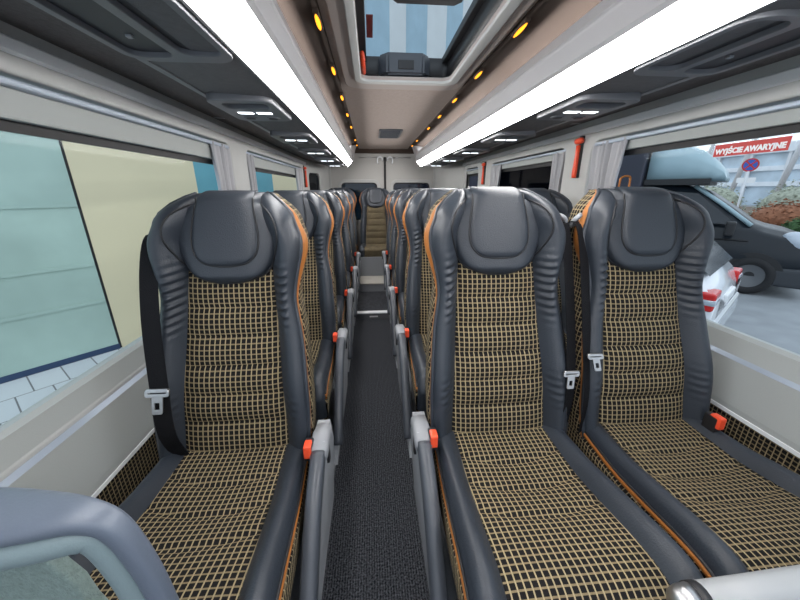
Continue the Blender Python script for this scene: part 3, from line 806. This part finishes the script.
# ------------------------------------------------------------------ rear wall with the double doors
rm = lambda y: (lambda u, v, w: (u, y+w, v))
rw = struct(plate('wall_rear', [(-.62, .05), (.96, .05), (.96, 1.74), (-.62, 1.74)], [rrect(-.43, .098, .75, 1.288, .07), rrect(.315, .86, .75, 1.288, .07)], .012, rm(5.07), M['rear'], None, .006))
for n, (a, b) in ((1, (-.43, .098)), (2, (.315, .86))):
    d = struct(empty('door_%d' % n, (0, 0, 0)))
    ring('window_surround', a-.03, b+.03, .72, 1.318, .09, .032, .012, rm(5.052), M['wall'], d, .006)
    ring('gasket', a, b, .75, 1.288, .07, .02, .008, rm(5.06), M['rubber'], d)
    plate('pane', rrect(a-.01, b+.01, .74, 1.298, .07), [], .002, rm(5.085), M['tint'], d)
    s = 1 if n == 2 else -1
    hx = .206+s*.07
    tube_obj('grab_handle', spl([(hx-s*.035, 5.045, 1.575), (hx-s*.03, 5.02, 1.605), (hx, 5.01, 1.618), (hx+s*.03, 5.02, 1.605), (hx+s*.036, 5.02, 1.56), (hx+s*.03, 5.045, 1.54)], 18), .011, M['rail'], d)
    tube_obj('top_bar', [(hx+s*.05, 5.05, 1.612), (hx+s*.30, 5.05, 1.612)], .006, M['steel'], d)
    tube_obj('wiper', [((a+b)/2+.06, 5.10, 1.05), ((a+b)/2+.03, 5.10, 1.30)], .006, M['mid_plastic'], d)
struct(box_obj('trim_16', .190, .222, 5.035, 5.062, .10, 1.62, M['rubber'], None, .006))
struct(box_obj('trim_17', -.62, .98, 5.02, 5.06, 1.665, 1.74, M['ceil_side'], None, .01))
for nm, x in (('trim_18', -.585), ('trim_19', .905)): struct(box_obj(nm, x, x+.025, 5.03, 5.06, .1, 1.60, M['wall'], None, .006))

# ------------------------------------------------------------------ near foreground
part = empty('partition', (0, 0, 0)); tag(part, 'blue-grey partition with a thick rounded frame in the lower left foreground', 'partition')
path = spl([(-.775, 0, .845), (-.60, 0, .857), (-.45, 0, .862), (-.37, 0, .862), (-.315, 0, .857), (-.282, 0, .832), (-.264, 0, .77), (-.255, 0, .69), (-.249, 0, .58), (-.245, 0, .40), (-.245, 0, .115)], 80)
def sweep(name, path, sect, m, parent):
    rows = []
    P = [Vector(p) for p in path]
    for i, p in enumerate(P):
        t = (P[min(i+1, len(P)-1)]-P[max(i-1, 0)]).normalized(); n = Vector((-t.z, 0, t.x))
        if i and n.dot(pn) < 0: n = -n
        if i == 0 and n.z < 0: n = -n
        pn = n
        rows.append([p+n*a+Vector((0, b, 0)) for a, b in sect(p)])
    return grid_obj(name, rows, m, parent, closed=True)
def half_depth(p): return cr([(-.8, .043), (-.45, .040), (-.37, .029), (-.31, .017), (-.26, .012), (-.24, .012)], p.x)
def bez(p):
    k = half_depth(p); out = []
    for q in range(20):
        an = 2*PI*q/20; c, s = math.cos(an), math.sin(an)
        out.append((-.012+.012*math.copysign(abs(s)**.7, s), .292+k*math.copysign(abs(c)**.7, c)))
    return out
sweep('frame', path, bez, M['frame_dark'], part)
def lip(p):
    k = half_depth(p); out = []
    for q in range(14):
        an = 2*PI*q/14; c, s = math.cos(an), math.sin(an)
        out.append((-.0365+.0165*math.copysign(abs(s)**.8, s), .292-k+.012+.014*c))
    return out
sweep('front_lip', path, lip, M['frame_light'], part)
plate('panel', [(-.775, .825), (-.46, .832), (-.40, .825), (-.385, .80), (-.376, .765), (-.362, .735), (-.357, .70), (-.345, .66), (-.33, .60), (-.30, .50), (-.29, .13), (-.775, .13)], [], .006, lambda u, v, w: (u, .302+w, v), M['panel'], part, .003)

tb = empty('grab_rail', (0, 0, 0)); tag(tb, 'pale grey grab rail tube with black collar in the lower right foreground', 'grab rail')
tube_obj('tube', [(.515, .315, .541), (.62, .315, .547), (.80, .315, .560), (1.17, .315, .57)], .026, M['tube'], tb, 20)
tube_obj('collar', [(.507, .315, .541), (.522, .315, .541)], .0275, M['black'], tb, 20)
tube_obj('end_cap', [(.472, .315, .540), (.480, .315, .540), (.493, .315, .5405), (.508, .315, .541)], [.012, .021, .025, .026], M['steel'], tb, 20)
tube_obj('mount', [(.80, .315, .560), (.80, .288, .50), (.80, .288, .12)], .02, M['mid_plastic'], tb, 12)

# red exit sticker on the right window
Xs = XRW+.0245
stx = box_obj('exit_sticker', Xs-.0008, Xs+.0008, 0.950, 1.172, 1.290, 1.328, M['sticker'])
tag(stx, 'red emergency exit sticker with white capitals on the large right window', 'sticker')
text_obj('lettering', 'WYJŚCIE AWARYJNE', .0222, lambda u, v, w: (Xs-.0018-w, 1.061-u, 1.3045+v), M['white'], stx, .0004, .0011)

# yellow grab hoop of the second right window seat
hp = tube_obj('grab_hoop', spl([(1.012, 1.35, 1.05), (1.012, 1.35, 1.20), (1.018, 1.35, 1.228), (1.048, 1.35, 1.232), (1.056, 1.35, 1.205), (1.056, 1.35, 1.05)], 24), .004, M['orange'])
tag(hp, 'thin orange grab hoop behind the front window seat beside the right window', 'grab hoop')

# ------------------------------------------------------------------ outside
GZ = -.55
g1 = tag(box_obj('pavement', -9, -.95, -4, 9, GZ-.1, GZ, M['tiles']), '', 'pavement'); del g1['label']; del g1['category']; struct(g1)
g2 = struct(box_obj('road', -.95, 60, -30, 60, GZ-.12, GZ-.005, M['asphalt']))
# angled facade on the left
P0 = Vector((-2.93, 3.72, 0)); D = Vector((.654, .756, 0)); NN = Vector((-D.y, D.x, 0))
def fm(off): return lambda u, v, w: (P0.x+D.x*u+NN.x*(w+off), P0.y+D.y*u+NN.y*(w+off), v)
fac = empty('facade', (0, 0, 0)); tag(fac, 'building front of frosted, cream and teal panels beyond the left windows', 'building')
def fpanel(name, u0, u1, z0, z1, m, off=0.): return plate(name, [(u0, z0), (u1, z0), (u1, z1), (u0, z1)], [], .02, fm(off), m, fac)
fpanel('frosted_panel', -5.0, -.025, GZ+.06, 2.95, M['frost'])
fpanel('plinth', -5.0, -.02, GZ, GZ+.06, M['dblue'], -.005)
fpanel('joint', -.025, .0, GZ, 2.95, M['black'], .01)
fpanel('cream_panel', .0, 1.14, GZ, 2.95, M['cream'])
fpanel('teal_panel', 1.14, 2.22, GZ, 2.95, M['teal'])
fpanel('cream_panel', 2.22, 3.4, GZ, 2.95, M['cream'])
fpanel('teal_panel', 3.4, 4.6, GZ, 2.95, M['teal'])
fpanel('pale_panel', 4.6, 7.6, GZ, 2.95, M['stripew'])
ed = [-1., .2, 1.4, 2.6, 3.5, 4.15, 4.35, 5.12, 5.66, 6.46, 7.3, 8.1, 8.9, 9.7]
for k in range(len(ed)-1): fpanel('upper_panel', ed[k], ed[k+1], 2.95, 9., M['stripew'] if k % 2 else M['stripeb'], .0)
for zz in (.02, .42, 1.02): fpanel('rail_behind_glass', -5., -.03, zz, zz+.035, M['frost'], -.012)

# wheels
def wheel(parent, x, y, z, r, wd, sd):
    bm = bmesh.new(); rr = [(r*.62, -wd/2), (r*.92, -wd/2), (r, -wd*.3), (r, wd*.3), (r*.92, wd/2), (r*.62, wd/2)]
    n = 28; R = [[bm.verts.new((x+b, y+a*math.cos(2*PI*k/n), z+a*math.sin(2*PI*k/n))) for k in range(n)] for a, b in rr]
    for i in range(len(R)):
        for k in range(n): bm.faces.new((R[i][k], R[i][(k+1) % n], R[(i+1) % len(R)][(k+1) % n], R[(i+1) % len(R)][k]))
    w = bm_obj('wheel', bm, M['tyre'], parent, True)
    bm = bmesh.new(); c = bm.verts.new((x+sd*wd*.25, y, z)); q = [bm.verts.new((x+sd*(wd*.42), y+r*.63*math.cos(2*PI*k/n), z+r*.63*math.sin(2*PI*k/n))) for k in range(n)]
    for k in range(n): bm.faces.new((c, q[k], q[(k+1) % n]))
    bm_obj('rim', bm, M['rim'], w)
def loft(name, secs, m, parent):
    """secs: list of (y, [(x,z)...]) half outlines from bottom to top, mirrored"""
    rows = []
    for y, h in secs:
        full = [(x, z) for x, z in h]+[(-x, z) for x, z in h[::-1]]
        rows.append([(x, y if not isinstance(y, list) else y[i], z) for i, (x, z) in enumerate(full)])
    c0 = [tuple(sum(p[d] for p in rows[0])/len(rows[0]) for d in range(3))]*len(rows[0]); c1 = [tuple(sum(p[d] for p in rows[-1])/len(rows[0]) for d in range(3))]*len(rows[0])
    return grid_obj(name, [c0]+rows+[c1], m, parent, closed=True)

# dark high-roofed van, nose towards the camera end; local y = 0 at the nose, x = 0 on its axis, z = 0 on the road
van = empty('delivery_van', (7.65, 5.16, GZ), math.radians(40)); tag(van, 'dark van with a pale roof spoiler parked beyond the right window, nose to the right', 'van')
def vs(y, w, zb, zm, zt, wt): return (y, [(w*.86, zb), (w*.98, zb+.12), (w, zb+.35), (w*.985, zm-.06), (w*.93, zm), (wt, zt-.06), (wt*.9, zt)])
body = [vs(.0, .62, .30, .62, .66, .50), vs(.05, .80, .24, .78, .84, .62), vs(.15, .90, .22, .90, .97, .72), vs(.35, .95, .22, .98, 1.05, .80), vs(.62, .96, .24, 1.05, 1.11, .84), vs(.78, .97, .26, 1.10, 1.17, .84),
        vs(1.1, .97, .26, 1.12, 1.42, .80), vs(1.5, .97, .26, 1.14, 1.70, .77), vs(1.75, .97, .26, 1.15, 1.80, .76), vs(2.3, .97, .26, 1.16, 1.86, .76), vs(3.1, .97, .26, 1.16, 1.86, .76)]
loft('body', body, M['vandark'], van)
bm = bmesh.new()
for a in (-1,):
    q = [bm.verts.new(p) for p in ((-.985, 1.00, 1.16), (-.845, 1.62, 1.67), (-.83, 2.15, 1.72), (-.985, 2.3, 1.18))]; bm.faces.new(q)
r = bmesh.ops.solidify(bm, geom=bm.faces[:], thickness=.02)
bm_obj('side_window', bm, M['carglass'], van)
bm = bmesh.new(); q = [bm.verts.new(p) for p in ((-.80, .80, 1.17), (.80, .80, 1.17), (.72, 1.72, 1.80), (-.72, 1.72, 1.80))]; bm.faces.new(q)
bmesh.ops.solidify(bm, geom=bm.faces[:], thickness=.02); bm_obj('windscreen', bm, M['carglass'], van)
tube_obj('screen_pillar', [(-.84, .82, 1.15), (-.79, 1.25, 1.48), (-.75, 1.70, 1.80)], .035, M['fairing'], van)
sec = []
for y, zt in ((1.32, 1.98), (1.36, 2.08), (1.52, 2.26), (1.72, 2.42), (1.95, 2.52), (2.2, 2.56), (2.46, 2.57)):
    sec.append((y, [(.70, 1.88), (.86, 1.92), (.88, 1.92+(zt-1.92)*.6), (.74, zt-.03), (.5, zt)]))
loft('roof_spoiler', sec, M['fairing'], van)
prof('spoiler_gap', [(-.90, 1.82), (.90, 1.82), (.90, 1.925), (-.90, 1.925)], 1.5, 2.48, M['black'], None, van)
box_obj('cargo_box', -1.0, 1.0, 2.5, 6.2, .35, 2.72, M['vanbox'], van, .04)
box_obj('bumper', -.97, .97, -.06, .62, .19, .50, M['bumper'], van, .06, 3)
hl = bmesh.new(); bmesh.ops.create_uvsphere(hl, u_segments=20, v_segments=12, radius=1, matrix=Matrix.Translation((-.80, .235, .93)) @ Matrix.Rotation(.35, 4, 'X') @ Matrix.Diagonal((.13, .21, .15, 1))); bm_obj('headlight', hl, M['headlight'], van, True)
for sx in (-1, 1):
    wheel(van, sx*.90, .66, .32, .32, .22, sx); wheel(van, sx*.87, 5.0, .32, .32, .22, sx)
bm = bmesh.new()
n = 20; A = [bm.verts.new((-.968, .66+.40*math.cos(PI*k/n), .32+.40*math.sin(PI*k/n))) for k in range(n+1)]; B = [bm.verts.new((-.5, v.co.y, v.co.z)) for v in A]
bm.faces.new(A); bm.faces.new(B[::-1])
for k in range(n): bm.faces.new((A[k], A[k+1], B[k+1], B[k]))
bm_obj('wheel_arch', bm, M['black'], van)
prof('side_crease', [(-.985, .90), (-.955, .92), (-.955, .88)], .8, 3.1, M['black'], None, van)
bm = bmesh.new(); box(bm, -1.20, -1.02, 1.00, 1.13, .98, 1.22, .035, 3); mi = bm_obj('wing_mirror', bm, M['black'], van)
tube_obj('mirror_arm', [(-.93, 1.07, 1.04), (-1.06, 1.07, 1.04)], .025, M['black'], mi)
# white estate car, tail towards the camera end; local y = 0 at the tail
car = empty('estate_car', (3.934, 3.17, GZ), math.radians(35)); tag(car, 'white hatchback seen from its tail beside the dark van, outside the right window', 'car')
def cs(y, w, zb, zs, zt, wt): return (y, [(w*.88, zb), (w*.99, zb+.14), (w, zb+.40), (w*.975, zs-.05), (w*.93, zs), (wt, zt-.07), (wt*.86, zt)])
loft('body', [cs(.0, .76, .34, .52, .56, .60), cs(.03, .84, .26, .66, .70, .68), cs(.10, .88, .22, .80, .85, .72), cs(.20, .89, .20, .88, .95, .72), cs(.45, .90, .20, .95, 1.20, .68), cs(.75, .90, .20, .97, 1.42, .64), cs(1.3, .90, .2, .96, 1.47, .64),
              cs(2.3, .90, .2, .93, 1.44, .64), cs(2.9, .90, .2, .92, 1.20, .66), cs(3.3, .90, .2, .90, .98, .72), cs(4.0, .86, .22, .78, .84, .66), cs(4.3, .66, .3, .55, .6, .5)], M['carwhite'], car)
def facet(name, pts, m, parent, th=.012):
    bm = bmesh.new(); bm.faces.new([bm.verts.new(p) for p in pts]); bmesh.ops.solidify(bm, geom=bm.faces[:], thickness=th); return bm_obj(name, bm, m, parent)
facet('rear_window', [(-.72, .13, .93), (.72, .13, .93), (.60, .66, 1.43), (-.60, .66, 1.43)], M['carglass'], car)
facet('quarter_window', [(-.865, .34, 1.0), (-.70, .66, 1.34), (-.685, 1.2, 1.38), (-.865, 1.2, 1.0)], M['carglass'], car)
facet('side_window', [(-.868, 1.26, 1.0), (-.69, 1.26, 1.38), (-.69, 2.2, 1.36), (-.865, 2.5, .97)], M['carglass'], car)
for sx in (-1, 1):
    tl = bmesh.new(); box(tl, min(sx*.60, sx*.895), max(sx*.60, sx*.895), .02, .36, .62, .80, .03, 3); l = bm_obj('tail_lamp', tl, M['tail'], car)
    box_obj('lamp_lens', min(sx*.66, sx*.905), max(sx*.66, sx*.905), .01, .24, .68, .74, M['headlight'], l, .02)
    box_obj('reflector', min(sx*.55, sx*.84), max(sx*.55, sx*.84), .0, .10, .33, .37, M['tail'], car, .01)
    wheel(car, sx*.80, .95, .31, .31, .20, sx); wheel(car, sx*.80, 3.45, .31, .31, .20, sx)
box_obj('plate_recess', -.28, .28, -.01, .05, .56, .68, M['white'], car, .02)
box_obj('bumper', -.80, .80, -.03, .12, .24, .52, M['carwhite'], car, .05, 3)

# no-stopping sign
sg = empty('road_sign', (16.3, 14.0, GZ)); tag(sg, 'round blue no-stopping sign with red cross on a thin pole outside the right window', 'road sign')
k = 1.28
tube_obj('pole', [(0, 0, 0), (0, 0, 2.5)], .04, M['mast'], sg)
def sgn(u, v, w): # disc faces the bus
    d = Vector((-.757, -.653, 0)); r = Vector((.653, -.757, 0)); p = r*u+Vector((0, 0, 1))*v+d*w; return tuple(p)
def disc(r): return [(r*math.cos(2*PI*q/32), r*math.sin(2*PI*q/32)) for q in range(32)]
zc = 2.75
dsk = plate('disc', [(a, b+zc) for a, b in disc(.27)], [], .012, sgn, M['sticker'], sg)
for nm, m_, th in (('face', M['signblue'], .016),): plate(nm, [(a, b+zc) for a, b in disc(.215)], [], th, sgn, m_, dsk)
for an in (45, -45):
    c, s_ = math.cos(math.radians(an)), math.sin(math.radians(an))
    plate('cross_bar', [(c*a-s_*b, s_*a+c*b+zc) for a, b in ((-.22, -.026), (.22, -.026), (.22, .026), (-.22, .026))], [], .02, sgn, M['sticker'], dsk)
plate('sub_plate', rrect(-.30, .30, 2.02, 2.24, .03), [], .012, sgn, M['white'], sg)
# verge, kerb and bushes
struct(box_obj('verge', 14.0, 40, -10, 60, GZ-.1, GZ+.06, M['soil'])); struct(box_obj('kerb', 13.7, 14.0, -10, 60, GZ-.1, GZ+.1, M['kerb']))
def leaf_bush(name, x, y, rx, ry, h, m, label, n=1500, ls=.13):
    o = empty(name, (x, y, GZ)); bm = bmesh.new()
    for q in range(n):
        a = random.uniform(0, 2*PI); e = math.acos(random.uniform(0, 1)); r = random.uniform(.75, 1.05)
        p = Vector((rx*math.sin(e)*math.cos(a)*r, ry*math.sin(e)*math.sin(a)*r, h*(.15+.85*math.cos(e))*r*random.uniform(.8, 1.05)))
        R = Matrix.Rotation(random.uniform(0, 6), 3, 'Z') @ Matrix.Rotation(random.uniform(-1.2, 1.2), 3, 'X'); s = ls*random.uniform(.6, 1.3)
        vs_ = [bm.verts.new(p+R @ Vector(c)*s) for c in ((-.5, 0, 0), (0, -.35, .1), (.6, 0, 0), (0, .35, .1))]; bm.faces.new(vs_)
    bm_obj('foliage', bm, m, o, recalc=False)
    bm = bmesh.new(); bmesh.ops.create_uvsphere(bm, u_segments=16, v_segments=8, radius=1, matrix=Matrix.Translation((0, 0, h*.40)) @ Matrix.Diagonal((rx*.85, ry*.85, h*.45, 1))); bm_obj('stems', bm, m, o, True)
    return tag(o, label, 'bush')
places = ['nearest the right picture edge', 'second from the right', 'third from the right', 'fourth from the right']
for k, (x, y) in enumerate(((17.7, 9.6), (17.5, 12.9), (17.5, 16.2), (17.5, 19.5))):
    leaf_bush('shrub', x, y, 1.0, 1.5, 1.35, M['hedge_red'], 'russet bush on the verge outside the right window, %s' % places[k])
for k, (x, y) in enumerate(((20.8, 10.4), (20.8, 15.0), (20.8, 19.6), (20.8, 24.2))):
    leaf_bush('shrub', x, y, 1.1, 2.0, 2.25, M['hedge_pale'], 'pale frosted bush behind the russet row, %s' % places[k], 1800)
leaf_bush('shrub', 15.6, 10.6, .7, 1.0, .95, M['hedge_green'], 'low dark green bush by the kerb at the right picture edge')
# far hall of glass and steel
hall = empty('glass_hall', (0, 0, 0)); tag(hall, 'far glass hall with pale steel beams beyond the bushes outside the right window', 'building')
box_obj('glass_front', 46, 50, 6, 70, GZ, 5.2, M['bglass'], hall)
box_obj('roof_band', 45.5, 50, 6, 70, 5.2, 6.2, M['bpanel'], hall)
for z in (1.6, 3.3): box_obj('cross_band', 45.7, 46, 6, 70, z, z+.5, M['bpanel'], hall)
for k in range(16): box_obj('mullion', 45.6, 46, 8+k*3.9, 8.3+k*3.9, GZ, 6, M['mast'], hall)
for k in range(9):
    y = 15+k*4.2
    o = tube_obj('steel_mast', [(38, y+2.2, GZ), (38, y, 13)], .22, M['mast']); tag(o, 'slanted pale steel mast before the glass hall, %s from the right' % ['first', 'second', 'third', 'fourth', 'fifth', 'sixth', 'seventh', 'eighth', 'ninth'][k], 'mast', 'slanted steel masts')
o = tube_obj('slanted_reflection', [(14.6, 9.75, GZ), (14.6, 9.35, 4.2)], .07, M['shell']); tag(o, 'dark slanted reflection modelled as a post at the right edge of the right window', 'reflection')  # a dark diagonal reflection, built here as a solid slanted tube

# ------------------------------------------------------------------ world, light, camera
w = bpy.data.worlds.new('overcast'); S.world = w; w.use_nodes = True
nt = w.node_tree; bg = nt.nodes['Background']; bg.inputs[0].default_value = (.80, .88, 1., 1); bg.inputs[1].default_value = 1.15
vs_ = S.view_settings; vs_.view_transform = 'Standard'; vs_.look = 'None'; vs_.gamma = 1; vs_.use_curve_mapping = False; vs_.exposure = .35

F, VPX, VPY, H = 330., 371., 190., 1.18
p = math.atan((300-VPY)/F); yaw = math.atan((400-VPX)/(F/math.cos(p)))
f = Vector((math.sin(yaw)*math.cos(p), math.cos(yaw)*math.cos(p), -math.sin(p))); r = Vector((math.cos(yaw), -math.sin(yaw), 0)); u = r.cross(f)
cam = bpy.data.cameras.new('camera'); co = bpy.data.objects.new('camera', cam); COL.objects.link(co)
cam.sensor_width = 36; cam.lens = 36*F/800; cam.clip_start = .02; cam.clip_end = 500
co.matrix_world = Matrix(((r.x, u.x, -f.x, 0), (r.y, u.y, -f.y, 0), (r.z, u.z, -f.z, H), (0, 0, 0, 1)))
S.camera = co
